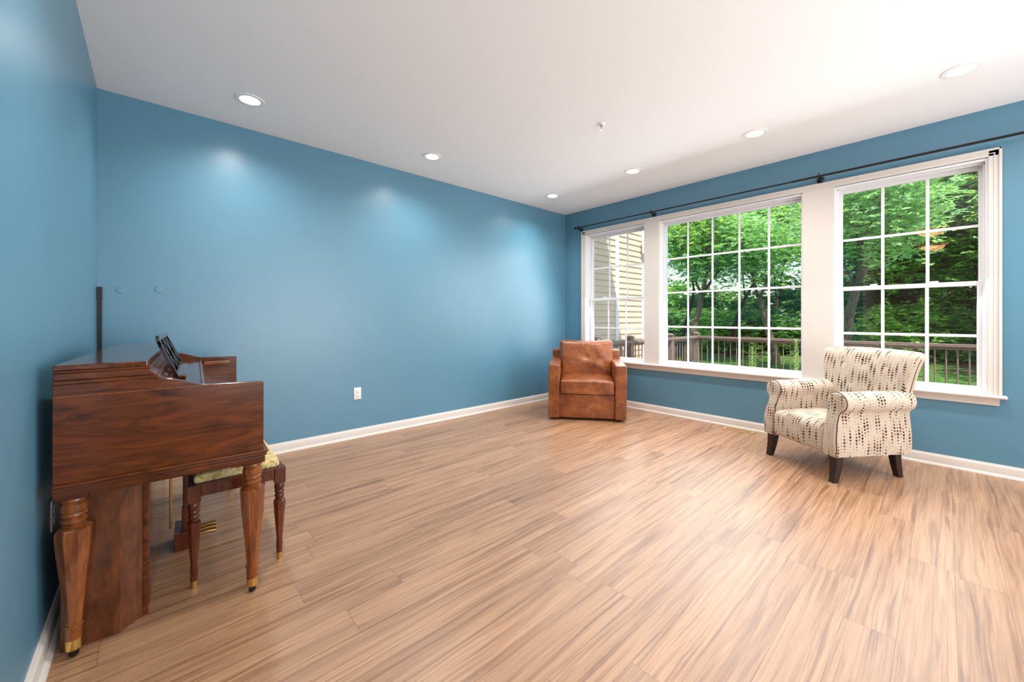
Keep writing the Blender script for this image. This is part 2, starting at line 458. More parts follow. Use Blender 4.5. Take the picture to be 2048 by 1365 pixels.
for i, (a, b, l) in enumerate(((2.384, 2.571, 'cream mullion board between the left and the middle window'), (0.692, 0.924, 'cream mullion board between the middle and the right window'))):
    struct(MB().box(xo + .003, XR + .09, a - .004, b + .004, ZS, ZH + .004).build('trim_%d' % (i + 2), 'trim', bevel=.002), l, 'trim')
st = MB().rbox(((4.572 + 4.76) / 2, (CY0 + CY1) / 2, .588), (.188, CY1 - CY0 + .05, .024), .011, 3, 1)
struct(st.build('trim_4', 'trim', smooth=40), 'cream window stool running under all three windows', 'trim')
ap = MB().prism([(XR, .521), (XR - .012, .521), (XR - .014, .545), (XR - .030, .562), (XR - .034, .576), (XR, .576)], 'y', CY0 + .012, CY1 - .012)
struct(ap.build('trim_5', 'trim', smooth=40), 'cream moulded apron under the window stool', 'trim')

# baseboards
def baseboard(name, axis, wallc, a0, a1, sgn, label):
    prof = [(0, 0), (.028, 0), (.027, .008), (.021, .016), (.014, .019), (.014, .068), (.012, .075), (.007, .080), (.006, .086), (0, .088)]
    prof = [(wallc + sgn * p[0], p[1]) for p in prof]
    mb = MB().prism(prof, axis, a0, a1)
    struct(mb.build(name, 'trim', smooth=30), label, 'baseboard')
baseboard('baseboard_back', 'x', YB, XL, XR, -1, 'cream baseboard along the long blue wall')
baseboard('baseboard_right', 'y', XR, YF, YB - .028, -1, 'cream baseboard under the windows')
baseboard('baseboard_left', 'y', XL, 1.05, YB - .028, 1, 'cream baseboard behind the piano')

# ------------------------------------------------------------------ windows
GX = XR + 0.095                                # glass plane
def sash(parent, x, y0, y1, z0, z1, cols, rows, fw=(.030, .030), bot=.042, top=.036, grid=True, latch=False):
    f = MB(); t = .028
    f.box(x - t / 2, x + t / 2, y0, y0 + fw[0], z0, z1); f.box(x - t / 2, x + t / 2, y1 - fw[1], y1, z0, z1)
    f.box(x - t / 2, x + t / 2, y0 + fw[0], y1 - fw[1], z0, z0 + bot); f.box(x - t / 2, x + t / 2, y0 + fw[0], y1 - fw[1], z1 - top, z1)
    o = f.build('sash', 'vinyl', parent, bevel=.003)
    g = MB().box(x - .002, x + .002, y0 + fw[0], y1 - fw[1], z0 + bot, z1 - top); g.build('glass', 'glass', o)
    gr = MB(); ya, yb, za, zb = y0 + fw[0], y1 - fw[1], z0 + bot, z1 - top; w = .011
    for i in range(1, cols):
        y = ya + (yb - ya) * i / cols; gr.box(x - .007, x - .0025, y - w, y + w, za, zb)
    for j in range(1, rows):
        z = za + (zb - za) * j / rows; gr.box(x - .008, x - .0028, ya, yb, z - w, z + w)
    gr.build('grille', 'vinyl', o, bevel=.002)
    if latch:
        for k in (0.3, 0.72):
            y = y0 + (y1 - y0) * k
            MB().rbox((x - .004, y, z1 + .006), (.022, .05, .016), .006).build('sash_lock', 'vinyl', o, smooth=40)
    return o
def window(n, y0, y1, kind, label):
    root = bpy.data.objects.new('window_%d' % n, None); COL.objects.link(root); struct(root, label, 'window')
    f = MB(); x0, x1 = XR - .004, XR + WT + .02
    fr = .016
    f.box(x0, x1, y0, y0 + fr, ZS, ZH); f.box(x0, x1, y1 - fr, y1, ZS, ZH); f.box(x0, x1, y0 + fr, y1 - fr, ZH - fr, ZH); f.box(XR + .06, x1, y0 + fr, y1 - fr, ZS - .01, ZS + .014)
    # stop beads
    f.box(XR + .045, XR + .057, y0 + fr, y0 + fr + .010, ZS, ZH); f.box(XR + .045, XR + .057, y1 - fr - .010, y1 - fr, ZS, ZH); f.box(XR + .045, XR + .057, y0 + fr, y1 - fr, ZH - fr - .012, ZH - fr)
    f.build('window_frame', 'vinyl', root, bevel=.002)
    a, b = y0 + fr, y1 - fr
    if kind == 'hung':
        zm = 1.449
        sash(root, GX + .030, a, b, zm - .025, ZH - fr, 3, 2, bot=.034, top=.034)
        sash(root, GX - .005, a + .004, b - .004, ZS + .004, zm + .010, 3, 2, (.034, .034), bot=.040, top=.036, latch=True)
        tr = MB().box(XR + .058, XR + .062, a, a + .004, ZS, ZH - fr).box(XR + .058, XR + .062, b - .004, b, ZS, ZH - fr)
        tr.build('track', 'vinyl_grey', root)
    else:
        sash(root, GX, a, b, ZS + .014, ZH - fr, 5, 4, (.016, .020), bot=.036, top=.040)
    return root
window(1, *OPEN[0], 'hung', 'left white sash window showing beige siding outside')
window(2, *OPEN[1], 'fixed', 'wide middle picture window with a grid of twenty panes')
window(3, *OPEN[2], 'hung', 'right white sash window behind the dotted armchair')

# ------------------------------------------------------------------ ceiling lights
def downlight(x, y, label):
    t = thing('recessed_light', label, 'ceiling light', (x, y, H), 0, 'recessed lights in the white ceiling')
    MB().lathe([(.060, -.001), (.064, -.006), (.088, -.005), (.092, 0.0), (.060, 0.0)], 40).build('trim_ring', 'plate', t, smooth=40)
    MB().lathe([(.0, -.0015), (.060, -.0015), (.060, -.0005), (.0, -.0005)], 40).build('lens', 'lens', t)
    d = bpy.data.lights.new('recessed_lamp', 'SPOT'); d.energy = SPOT_W; d.spot_size = R(150); d.spot_blend = 1.0
    d.shadow_soft_size = 0.06; d.color = (1.0, 0.965, 0.92)
    o = bpy.data.objects.new('recessed_lamp', d); COL.objects.link(o); o.parent = t; o.location = (0, 0, -.02)
    return t
for x, y, l in ((0.513, 3.363, 'large round recessed light above the piano end of the long blue wall'),
                (2.0, 3.35, 'round recessed light above the middle of the long blue wall'),
                (3.783, 3.39, 'small round recessed light by the far corner, over the leather chair'),
                (3.782, 2.243, 'round recessed light second from the far corner, near the window wall'),
                (3.777, 1.09, 'round recessed light above the middle window, right of the sprinkler'),
                (3.775, -0.064, 'large round recessed light at the upper right edge of the picture'),
                (0.36, 1.62, 'recessed light out of view above the piano wall'),
                (3.775, -1.25, 'recessed light out of view, right rear corner'),
                (2.1, -1.3, 'recessed light out of view, middle of the rear'),
                (0.5, -1.3, 'recessed light out of view, left rear')):
    downlight(x, y, l)

def dome_light(x, y, label):
    t = thing('dome_light', label, 'ceiling light', (x, y, H), 0, 'warm dome lights of the hall')
    MB().lathe([(.0, 0), (.15, 0), (.155, -.015), (.15, -.03), (.0, -.03)], 32).build('base', 'chrome', t, smooth=40)
    MB().lathe([(.18, -.03)] + [(.18 * math.cos(R(a)), -.03 - .10 * math.sin(R(a))) for a in range(10, 90, 10)] + [(.001, -.13)], 32).build('glass_bowl', 'dome', t, smooth=60)
    return t
dome_light(-0.58, 0.176, 'warm glass dome light mirrored as the upper bowl in the right window')
dome_light(-2.82, 0.190, 'warm glass dome light mirrored as the lower bowl in the right window')

# sprinkler at px (1295,262)
t = thing('sprinkler', 'small white fire sprinkler head on the ceiling', 'sprinkler', (2.675, 1.87, H))
MB().lathe([(0, 0), (.036, 0), (.034, -.004), (.018, -.010), (.0, -.010)], 28).build('escutcheon', 'plate', t, smooth=40)
sb = MB().lathe([(0, -.008), (.010, -.008), (.010, -.02), (.006, -.022), (.0, -.022)], 12)
for s in (-1, 1): sb.tube([(s * .009, 0, -.02), (s * .012, 0, -.032), (s * .003, 0, -.046)], .0025, 6)
sb.build('frame', 'chrome', t, smooth=40)
MB().lathe([(0, -.046), (.014, -.046), (.014, -.048), (0, -.048)], 16).build('deflector', 'chrome', t)

# ------------------------------------------------------------------ curtain rod
t = thing('curtain_rod', 'long black curtain rod mounted above the windows', 'curtain rod', (0, 0, 0))
RX, RZ = 4.545, 2.482
MB().tube([(RX, 3.62, RZ), (RX, 0.9, RZ)], .0075, 14).build('rod', 'black', t, smooth=40)
MB().tube([(RX, 1.0, RZ), (RX, -1.6, RZ)], .0100, 14).build('rod', 'black', t, smooth=40)
rot90 = Matrix.Rotation(R(-90), 3, 'X')
MB().lathe([(0, -.012), (.014, -.012), (.018, -.004), (.018, .006), (.012, .016), (0, .018)], 18, (RX, 3.63, RZ), 0, rot90).build('finial', 'black', t, smooth=40)
MB().lathe([(0, -.012), (.014, -.012), (.018, -.004), (.018, .006), (.012, .016), (0, .018)], 18, (RX, -1.61, RZ), 0, rot90).build('finial', 'black', t, smooth=40)
rotx = Matrix.Rotation(R(-90), 3, 'Y')
for y in (3.58, 2.45, 0.79, -1.2):
    b = MB().lathe([(0, 0), (.030, 0), (.030, .004), (.022, .012), (.008, .016), (.007, .06), (0, .06)], 22, (XR, y, RZ - .016), 0, rotx)
    b.tube([(XR - .055, y, RZ - .016), (RX, y, RZ - .018), (RX, y, RZ + .0)], .006, 8)
    b.box(RX - .013, RX + .013, y - .004, y + .004, RZ - .016, RZ + .014)
    b.lathe([(0, 0), (.003, 0), (.003, .012), (.006, .013), (.006, .018), (0, .019)], 10, (RX, y, RZ + .012))
    b.build('bracket', 'black', t, smooth=40)

# ------------------------------------------------------------------ outlets, vent, pole
def outlet(label, loc, rz):
    t = thing('wall_outlet', label, 'outlet', loc, rz)
    MB().rbox((0, -.003, 0), (.070, .006, .115), .003, 2, 1).build('cover_plate', 'plate', t, smooth=40)
    for s in (-1, 1):
        r = MB().rbox((0, -.007, s * .020), (.034, .004, .028), .002, 2, 1).build('receptacle', 'plate', t, smooth=40)
        sl = MB().box(-.008, -.006, -.0095, -.0085, s * .020 - .005, s * .020 + .005).box(.006, .008, -.0095, -.0085, s * .020 - .004, s * .020 + .004)
        sl.lathe([(0, -.0005), (.0025, -.0005), (.0025, .0005), (0, .0005)], 8, (0, -.009, s * .020 - .009), 0, Matrix.Rotation(R(90), 3, 'X'))
        sl.build('slot', 'slot', r)
    MB().lathe([(0, 0), (.003, 0), (.002, .001), (0, .001)], 8, (0, -.006, 0), 0, Matrix.Rotation(R(90), 3, 'X')).build('screw', 'chrome', t)
    return t
outlet('white electrical outlet low on the long blue wall', (1.483, YB, .432), 0)
outlet('shadowed outlet on the left wall behind the piano leg', (XL, 2.27, .43), R(90))

t = thing('floor_vent', 'tan metal floor register beside the baseboard under the middle window', 'vent', (4.515, 1.455, 0))
fv = MB()
hx, hy = .062, .145
fv.box(-hx, hx, -hy, -hy + .022, 0, .006).box(-hx, hx, hy - .022, hy, 0, .006).box(-hx, -hx + .026, -hy + .022, hy - .022, 0, .006).box(hx - .026, hx, -hy + .022, hy - .022, 0, .006)
fv.build('frame', 'vent', t, bevel=.002)
MB().box(-hx + .026, hx - .026, -hy + .022, hy - .022, 0.0, .002).build('opening', 'slot', t)
lv = MB()
for i in range(14):
    y = -hy + .026 + i * (2 * hy - .052) / 13; lv.box(-hx + .026, hx - .026, y - .0035, y + .0035, .0, .0055)
lv.box(-.004, .004, -hy + .022, hy - .022, .0, .0057)
lv.build('louvre', 'vent', t)

t = thing('wall_pole', 'thin black post standing in the corner behind the piano', 'pole', (XL + .016, YB - .046, 0))
MB().box(-.012, .010, -.012, .012, 0, 1.38).build('post', 'blackboard', t, bevel=.002)
MB().box(-.0135, .0115, -.0135, .0135, 1.30, 1.383).build('cap', 'blackboard', t, bevel=.002)

# nail-hole patches in the back wall paint
for i, (x, z, l) in enumerate(((-0.17, 1.37, 'round spackle patch on the blue wall nearest the corner'), (0.03, 1.385, 'round spackle patch on the blue wall farther from the corner'))):
    tag(MB().rbox((x, YB - .0012, z), (.05, .004, .05), .0019, 3, 4, lambda a, b, c: (a * math.sqrt(max(0, 1 - 800 * c * c)), b, c * math.sqrt(max(0, 1 - 800 * a * a)))).build('wall_patch', 'wall', smooth=60), l, 'wall patch')

# ------------------------------------------------------------------ piano
PR = R(-3.5)
piano = thing('piano', 'walnut spinet piano with turned legs standing against the left wall', 'piano', (-0.247, 1.977, 0), PR)
LEN, U = 1.44, .593
def cheek_profile(z0):
    p = [(0, z0), (0, .947), (.262, .947)]
    for i in range(1, 13):
        s = i / 12; e = s * s * (3 - 2 * s)
        p.append((.262 + .150 * s, .947 - .038 * e))
    return p + [(U - .004, .903), (U, .899), (U, z0)]
for v0, v1 in ((0, .034), (LEN - .034, LEN)):
    MB().prism(cheek_profile(.612), 'y', v0, v1).build('side_panel', 'panel', piano, bevel=.0025)
# thin bead line on the near panel
MB().prism([(.0, .905), (.0, .908), (.42, .9095), (.42, .9065)], 'y', -.0022, 0).build('inlay_line', 'vert', piano)
# lower moulding round three sides
mo = MB()
def ring(mb, o, z0, z1):
    mb.box(-.0, U + o, -o, LEN + o, z0, z1)
ring(mo, .016, .606, .617); ring(mo, .011, .592, .606); ring(mo, .005, .573, .592)
mo.build('base_moulding', 'panel', piano, bevel=.004)
MB().box(.02, U - .02, .02, LEN - .02, .560, .575).build('key_bed', 'case', piano, bevel=.002)
MB().box(U - .024, U - .004, .034, LEN - .034, .613, .700).build('key_slip', 'panel', piano, bevel=.003)
# top lid, moulded
lid = MB()
lid.box(0, .264, .001, LEN - .001, .947, .960)
lid.prism([(0, .960), (0, .985), (.236, .985), (.240, .978), (.250, .968), (.256, .960)], 'y', .006, LEN - .006)
lid.prism([(0, .985), (0, .9935), (.246, .9935), (.240, .985)], 'y', .004, LEN - .004)
lid.build('cornice', 'panel', piano, bevel=.003)
MB().box(0.0, .232, .003, LEN - .003, .9935, 1.013).build('lid', 'case', piano, bevel=.004)
# front slope under the lid, fallboard and key cover
MB().prism([(.20, .947), (.258, .946), (.275, .925), (.292, .918), (.300, .898), (.200, .880)], 'y', .034, LEN - .034).build('front_moulding', 'case', piano, bevel=.002)
MB().prism([(.292, .872), (.300, .898), (.385, .893), (.392, .898), (.398, .894), (.412, .860), (.412, .846)], 'y', .036, LEN - .036).build('fallboard', 'case', piano, bevel=.002)
MB().prism([(.395, .70), (.405, .846), (.425, .800), (.47, .765), (.56, .742), (.568, .73), (.568, .70)], 'y', .036, LEN - .036).build('key_cover', 'case', piano, smooth=25)
for v0, v1 in ((.034, .060), (LEN - .060, LEN - .034)):
    MB().rbox(((.42 + .545) / 2, (v0 + v1) / 2, .868), (.145, v1 - v0, .022), .004).build('cheek_block', 'vert', piano, smooth=40)
MB().box(0, .02, .034, LEN - .034, .60, .947).build('back_panel', 'lower', piano)
MB().box(.02, .20, .034, LEN - .034, .60, .947).build('action_case', 'lower', piano)
# music desk
def desk_pt(u, v, w=0.0): return u, v, w
desk_lean = R(22)
du, dz = -math.sin(desk_lean), math.cos(desk_lean)
def on_desk(v, h, off=0.0):
    return (.300 + du * h + dz * off, v, .902 + dz * h - du * off)
dk = MB(); v0, v1 = .36, 1.06; th = .012
def bar(mb, p, q, w=.018):
    (va, ha), (vb, hb) = p, q
    d = Vector((vb - va, hb - ha)).normalized(); n = Vector((-d.y, d.x)) * w / 2
    poly = [(va + n.x, ha + n.y), (vb + n.x, hb + n.y), (vb - n.x, hb - n.y), (va - n.x, ha - n.y)]
    vs = [on_desk(a, b, 0) for a, b in poly] + [on_desk(a, b, th) for a, b in poly]
    mb.add(vs, [(0, 1, 2, 3), (7, 6, 5, 4), (0, 4, 5, 1), (1, 5, 6, 2), (2, 6, 7, 3), (3, 7, 4, 0)])
bar(dk, (v0, 0), (v0, .150), .03); bar(dk, (v1, 0), (v1, .150), .03)
bar(dk, (v0 - .004, .146), (v0 + .09, .190), .022); bar(dk, (v1 + .004, .146), (v1 - .09, .190), .022); bar(dk, (v0 + .085, .189), (v1 - .085, .189), .022)
bar(dk, (v0, .010), (v1, .010), .024)
for k in range(3):
    a = v0 + .01 + k * (v1 - v0 - .02) / 3; b = a + (v1 - v0 - .02) / 3
    bar(dk, (a, .015), (b, .182), .016); bar(dk, (a, .182), (b, .015), .016); 
bar(dk, ((v0 + v1) / 2, .01), ((v0 + v1) / 2, .19), .016)
dk.build('music_desk', 'deskwood', piano)
MB().rbox((.318, (v0 + v1) / 2, .905), (.035, v1 - v0, .012), .004).build('music_shelf', 'case', piano, smooth=40)

# turned legs
def leg_mesh(top, scale=1.0):
    k = scale
    rings = [(.030, top), (.036, top - .006), (.037, top - .012), (.031, top - .018), (.030, top - .022), (.034, top - .027), (.0355, top - .040), (.034, top - .050),
             (.030, top - .054), (.033, top - .058), (.034, top - .064), (.030, top - .069), (.028, top - .074), (.033, top - .080), (.0335, top - .086), (.027, top - .096), (.031, top - .100)]
    mb = MB().lathe([(0, top)] + [(r * k, z) for r, z in rings] + [(0, top - .100)], 28)
    return mb
def facet_mesh(z1, z0, rmax, rmin, seg=8):
    # octagonal vase with arched tops
    prof = [(0.60, 0.0), (0.80, .018), (0.97, .055), (1.0, .10), (.98, .16), (.90, .30), (.76, .50), (.62, .70), (.52, .86), (rmin / rmax, 1.0)]
    mb = MB(); rr = []
    for f, s in prof:
        r = rmax * f; z = z1 + (z0 - z1) * s; ring = []
        for i in range(seg):
            a = 2 * math.pi * (i + .5) / seg
            ring.append((r * math.cos(a), r * math.sin(a), z - (0.006 if s < .05 else 0)))
        rr.append(ring)
    return mb.loft(rr)
def turned_leg(parent, u, v, top, rmax, rmin, zb, k, mats, cap, caster):
    rt = bpy.data.objects.new('leg', None)
    L = leg_mesh(top, k); L2 = facet_mesh(top - .094, zb, rmax, rmin)
    L.add(L2.v, L2.f)
    e = zb - cap
    L.lathe([(0, zb + .001), (rmin * 1.08, zb), (rmin * 1.10, zb - .006), (rmin * 1.0, zb - .010), (rmin * .92, e + .002), (0, e + .002)], 20)
    L.v = [(x + u, y + v, z) for x, y, z in L.v]
    o = L.build('leg', mats, parent, smooth=28)
    b0 = .028 if caster else 0.0
    MB().lathe([(0, e + .004), (rmin * .96, e + .004), (rmin * .93, b0 + .002), (rmin * .8, b0), (0, b0)], 20, (u, v, 0)).build('ferrule', 'brass', o, smooth=40)
    if caster:
        c = MB().lathe([(0, -.008), (.010, -.008), (.013, -.004), (.013, .004), (.010, .008), (0, .008)], 16, (u, v, .0135), 0, Matrix.Rotation(R(90), 3, 'X'))
        c.box(u - .006, u + .006, v - .013, v - .009, .010, .030).box(u - .006, u + .006, v + .009, v + .013, .010, .030)
        c.build('caster', 'caster', o, smooth=40)
    return o
for (u, v) in ((.558, .055), (.040, .055), (.558, LEN - .055), (.040, LEN - .055)):
    MB().rbox((u, v, .567), (.084, .084, .020), .004).build('leg_block', 'panel', piano, smooth=40)
    turned_leg(piano, u, v, .558, .047, .022, .115, 1.0, 'vert', .055, True)
# concave bracket beside the near wall-side leg
for v0 in (.010, LEN - .040):
    br = [(.083, .574), (.083, .552)] + [(.083 + .10 * math.sin(R(a)), .552 + .022 * (1 - math.cos(R(a)))) for a in range(10, 91, 10)]
    MB().prism(br, 'y', v0, v0 + .03).build('bracket', 'panel', piano, bevel=.001)
    br = [(.516, .574), (.516, .556), (.48, .560), (.475, .566), (.44, .568), (.436, .574)]
    MB().prism(br, 'y', v0, v0 + .03).build('bracket', 'panel', piano, bevel=.001)
# lower cabinet with chamfered ends
cab = [(.0, .098), (.150, .098), (.212, .168), (.212, LEN - .168), (.150, LEN - .098), (.0, LEN - .098)]
MB().prism(cab, 'z', .0, .560).build('lower_cabinet', 'lower', piano, bevel=.002)
MB().box(.210, .226, .172, LEN - .172, .03, .56).build('front_board', 'case', piano, bevel=.003)
for v in (.168, LEN - .168): MB().box(.206, .222, v - .008, v + .008, .0, .56).build('corner_strip', 'case', piano, bevel=.002)
# pedal lyre
ly = MB().box(.318, .336, .655, .705, .14, .56).box(.314, .340, .650, .710, .05, .20).prism([(.285, 0), (.375, 0), (.375, .060), (.360, .085), (.285, .095)], 'y', .625, .79)
ly.build('pedal_post', 'bench', piano, bevel=.004)
for i, v in enumerate((.665, .710, .755)):
    MB().tube([(.30, v, .042), (.36, v, .048), (.42, v, .050), (.455, v, .046)], [.006, .007, .011, .012], 10).build('pedal', 'brass', piano, smooth=50)
    MB().tube([(.268, v + .05, .09), (.268, v + .05, .56)], .004, 8).build('pedal_rod', 'brass', piano, smooth=50)

# ------------------------------------------------------------------ piano bench
bn = thing('piano_bench', 'small mahogany piano bench with a floral tapestry seat pushed under the piano', 'bench', (.2995, 2.455, 0), R(-1.5))
bx, by = .1625, .262
for sx in (-1, 1):
    for sy in (-1, 1):
        turned_leg(bn, sx * bx, sy * by, .392, .026, .0135, .075, .62, 'bench', .048, False)
        MB().box(sx * bx - .023, sx * bx + .023, sy * by - .023, sy * by + .023, .372, .446).build('corner_post', 'bench', bn, bevel=.002)
for sy in (-1, 1):
    MB().box(-bx + .023, bx - .023, sy * by - .016, sy * by + .016, .392, .444).box(-bx + .023, bx - .023, sy * by - .019, sy * by + .019, .436, .446).build('apron', 'bench', bn, bevel=.002)
for sx in (-1, 1):
    MB().box(sx * bx - .016, sx * bx + .016, -by + .023, by - .023, .392, .444).box(sx * bx - .019, sx * bx + .019, -by + .023, by - .023, .436, .446).build('apron', 'bench', bn, bevel=.002)
def cush(x, y, z):
    f = max(0, 1 - (x / .175) ** 2) * max(0, 1 - (y / .27) ** 2)
    return x, y, z + (.016 * f ** .5 if z > 0 else 0)
MB().rbox((0, 0, .462), (2 * bx + .004, 2 * by + .006, .034), .014, 3, 8, cush).build('seat_cushion', 'tapestry', bn, smooth=60)

# ------------------------------------------------------------------ leather swivel chair
fx, fy = -.787, -.617
lc = thing('leather_armchair', 'tan leather club armchair in the corner by the left window', 'armchair', (3.635 - fx * .42, 2.736 - fy * .42, 0), math.atan2(fx, -fy))
# local frame: y forward is -? keep local +y = facing direction
lc.rotation_euler = (0, 0, math.atan2(-fx, fy))
HW, HD = .438, .42
wr_ = lambda s: (lambda x, y, z: (x + .003 * math.sin(9 * y + 13 * z + s), y + .003 * math.sin(11 * x + 7 * z + s), z + .002 * math.sin(12 * x + 9 * y + s)))
MB().lathe([(0, 0), (.27, 0), (.27, .028), (0, .028)], 40).build('swivel_base', 'slot', lc, smooth=40)
MB().rbox((0, -.01, .165), (2 * HW - .22, 2 * HD - .04, .272), .012, 3, 6, wr_(0)).build('seat_base', 'leather', lc, smooth=60)
for s in (-1, 1):
    def armd(x, y, z, s=s):
        t = (y + HD) / (2 * HD)
        return x + .003 * math.sin(8 * y + 5 * z), y + .002 * math.sin(15 * z), z + (.030 * (1 - t) if z > 0 else 0) + .002 * math.sin(9 * y)
    MB().rbox((s * (HW - .064), 0, .332), (.128, 2 * HD, .606), .016, 3, 8, armd).build('arm', 'leather', lc, smooth=60)
    o = [c for c in lc.children if c.name.startswith('arm')][-1]
    xa, xb = s * (HW - .128 + .008), s * (HW - .008)
    MB().tube([(xa, HD - .004, .04), (xa, HD - .004, .627), (xb, HD - .004, .627), (xb, HD - .004, .04)], .004, 6).build('piping', 'leather', o, smooth=60)
    MB().tube([(xb, HD - .01, .631), (xb, -HD + .01, .659)], .004, 6).build('piping', 'leather', o, smooth=60)
MB().rbox((0, -HD + .075, .40), (2 * HW - .01, .15, .735), .025, 3, 8, wr_(2)).build('back_frame', 'leather', lc, smooth=60)
def seatd(x, y, z):
    f = max(0, 1 - (x / .32) ** 2) * max(0, 1 - (y / .36) ** 2)
    return x, y + (.012 * (1 - (x / .31) ** 2) if y > 0 else 0), z + (.035 * f ** .6 if z > 0 else 0) + .002 * math.sin(14 * x + 9 * y)
MB().rbox((0, .085, .378), (.608, .66, .140), .022, 4, 14, seatd).build('seat_cushion', 'leather', lc, smooth=60)
o = [c for c in lc.children if c.name.startswith('seat_cushion')][0]
for z in (.444, .314): MB().tube([(-.30, .405, z)] + [(x / 20 * .30, .412 + .012 * (1 - (x / 20) ** 2), z) for x in range(-19, 20)] + [(.30, .405, z)], .0045, 6).build('piping', 'leather', o, smooth=60)
def backd(x, y, z):
    fx_, fz_ = x / .325, z / .235
    f = max(0, 1 - fx_ ** 2) ** .6 * max(0, 1 - fz_ ** 2) ** .6
    yy = y + (.055 * f if y > 0 else 0)
    if y > 0:
        yy -= .030 * math.exp(-((x / .05) ** 2 + ((z - .03) / .035) ** 2))
        yy += .006 * math.sin(30 * z + 9 * x * x * 10 + 2) * f + .004 * math.sin(26 * x + 12 * z) * f
    yy -= .22 * (z + .235)
    return x * (1 + .03 * fz_), yy, z + (.012 * abs(fx_) ** 3 - .004 * math.exp(-((x - .03) / .08) ** 2) if z > 0 else 0) + .002 * math.sin(21 * x)
MB().rbox((0, -.135, .655), (.655, .17, .455), .045, 4, 20, backd).build('back_cushion', 'leather', lc, smooth=70)

# ------------------------------------------------------------------ dotted armchair
f2 = Vector((-.825, .566)).normalized()
# local +y = facing; local +x = right of facing
orig = Vector((3.754, .775)) - f2 * .30
dc = thing('dotted_armchair', 'cream armchair with brown dotted stripes and rolled arms before the right window', 'armchair', (orig.x, orig.y, 0), math.atan2(-f2.x, f2.y))
# with +y facing, viewer side (towards the camera) is local -x
ux_top = lambda co, n: (co.x, co.y + co.z) 
def uv_seat(co, n): return (co.x + .0, co.z - co.y if n.z > .5 else co.z - .30)
def sd(x, y, z):
    f = max(0, 1 - (x / .26) ** 2); g = max(0, 1 - ((y - .02) / .30) ** 2)
    yy = y + (.022 * math.cos(z * 12) * f if y > 0.1 else 0)
    return x, yy, z + (.026 * (f * g) ** .6 if z > 0 else 0)
def uv_seat2(co, n):
    return (co.x, (co.z + (.33 - co.y)) if n.z > .45 else (co.z if n.y > 0 else co.z))
seat = MB().rbox((0, 0.02, .292), (.475, .615, .206), .045, 4, 12, sd).build('seat', 'dots', dc, smooth=60, uv=lambda co, n: (co.x, co.z - co.y))
MB().rbox((0, -.02, .20), (.60, .54, .03), .008).build('seat_frame', 'dots', dc, smooth=60, uv=lambda co, n: (co.x + co.y, co.z))
def arm_profile(s):
    P = [(.222, .186), (.226, .30), (.230, .42), (.226, .500)]
    cx, cz, r = .285, .566, .074
    for a in range(205, -75, -14): P.append((cx + r * math.cos(R(a)), cz + r * math.sin(R(a))))
    P += [(.312, .480), (.318, .42), (.326, .33), (.328, .25), (.322, .186)]
    return [(s * x, z) for x, z in P]
for s in (-1, 1):
    P = arm_profile(s)
    acc = [0.0]
    for i in range(1, len(P)): acc.append(acc[-1] + math.hypot(P[i][0] - P[i - 1][0], P[i][1] - P[i - 1][1]))
    cxm = sum(p[0] for p in P) / len(P)
    def yf(z): 
        t = max(0, min(1, (z - .34) / .22)); return .318 - .052 * t * t * (3 - 2 * t)
    ys = [-.30 + i * .06 for i in range(10)]
    rings = [[(x, -.30 + (yf(z) + .30) * k / 10, z) for x, z in P] for k in range(11)]
    def inset(P, d):
        out = []
        n = len(P)
        for i in range(n):
            a = Vector(P[i - 1]); b = Vector(P[(i + 1) % n]); t = (b - a).normalized(); nn = Vector((-t.y, t.x))
            c1 = Vector(P[i]) + nn * d * (-s)
            out.append((c1.x, c1.y))
        return out
    PI_ = inset(P, .012)
    rings.append([(x, yf(z) + .012, z) for x, z in inset(P, .004)])
    rings.append([(x, yf(z) + .016, z) for x, z in PI_])
    mb = MB().loft(rings, cap=False)
    n = len(P); base = 12 * n
    # front cap: fan about strips joining opposite sides of the profile
    i, j = 0, n - 1; fs = []
    while j - i > 2: fs.append((base + i, base + i + 1, base + j - 1, base + j)); i += 1; j -= 1
    if j - i == 2: fs.append((base + i, base + i + 1, base + j))
    mb.f += fs
    bc = []
    i, j = 0, n - 1
    while j - i > 2: bc.append((j, j - 1, i + 1, i)); i += 1; j -= 1
    if j - i == 2: bc.append((j, i + 1, i))
    mb.f += bc
    lut = {}
    for k, (x, z) in enumerate(P): lut[(round(x, 4), round(z, 4))] = acc[k]
    def uva(co, nrm, s=s, P=P, acc=acc):
        if abs(nrm.y) > .75: return (co.x, co.z)
        best = min(range(len(P)), key=lambda k: (P[k][0] - co.x) ** 2 + (P[k][1] - co.z) ** 2)
        return (co.y, acc[best] if s > 0 else acc[best])
    a = mb.build('arm', 'dots', dc, smooth=50, uv=uva)
    MB().tube([(x, yf(z) + .003, z) for x, z in P], .0038, 6).build('piping', 'piping', a, smooth=60)
# back
def bd(x, y, z):
    v = (z + .33) / .66
    w = .285 + (.380 - .285) * (max(0, v - .15) / .85) ** 1.3
    k = x / .30
    xx = k * w
    yy = y - .075 * v + .050 * abs(k) ** 2.6 * (0.4 + .6 * v)
    if v > .75: yy -= .035 * ((v - .75) / .25) ** 2
    if y > 0:
        yy += .018 * (1 - k * k) * math.sin(math.pi * min(1, max(0, v)))
        for (bx_, bz) in BUT: yy -= .016 * math.exp(-(((xx - bx_) / .022) ** 2 + ((z - bz) / .022) ** 2))
    zz = z - .012 * k * k * v + .0
    return xx, yy, zz
BUT = [(-.17, .21), (0.0, .21), (.17, .21), (-.085, .05), (.085, .05)]
back = MB().rbox((0, -.285, .60), (.60, .125, .66), .050, 5, 26, bd).build('backrest', 'dots', dc, smooth=70, uv=lambda co, n: (co.x * .9, co.z - co.y) if abs(n.x) < .8 else (co.y, co.z))
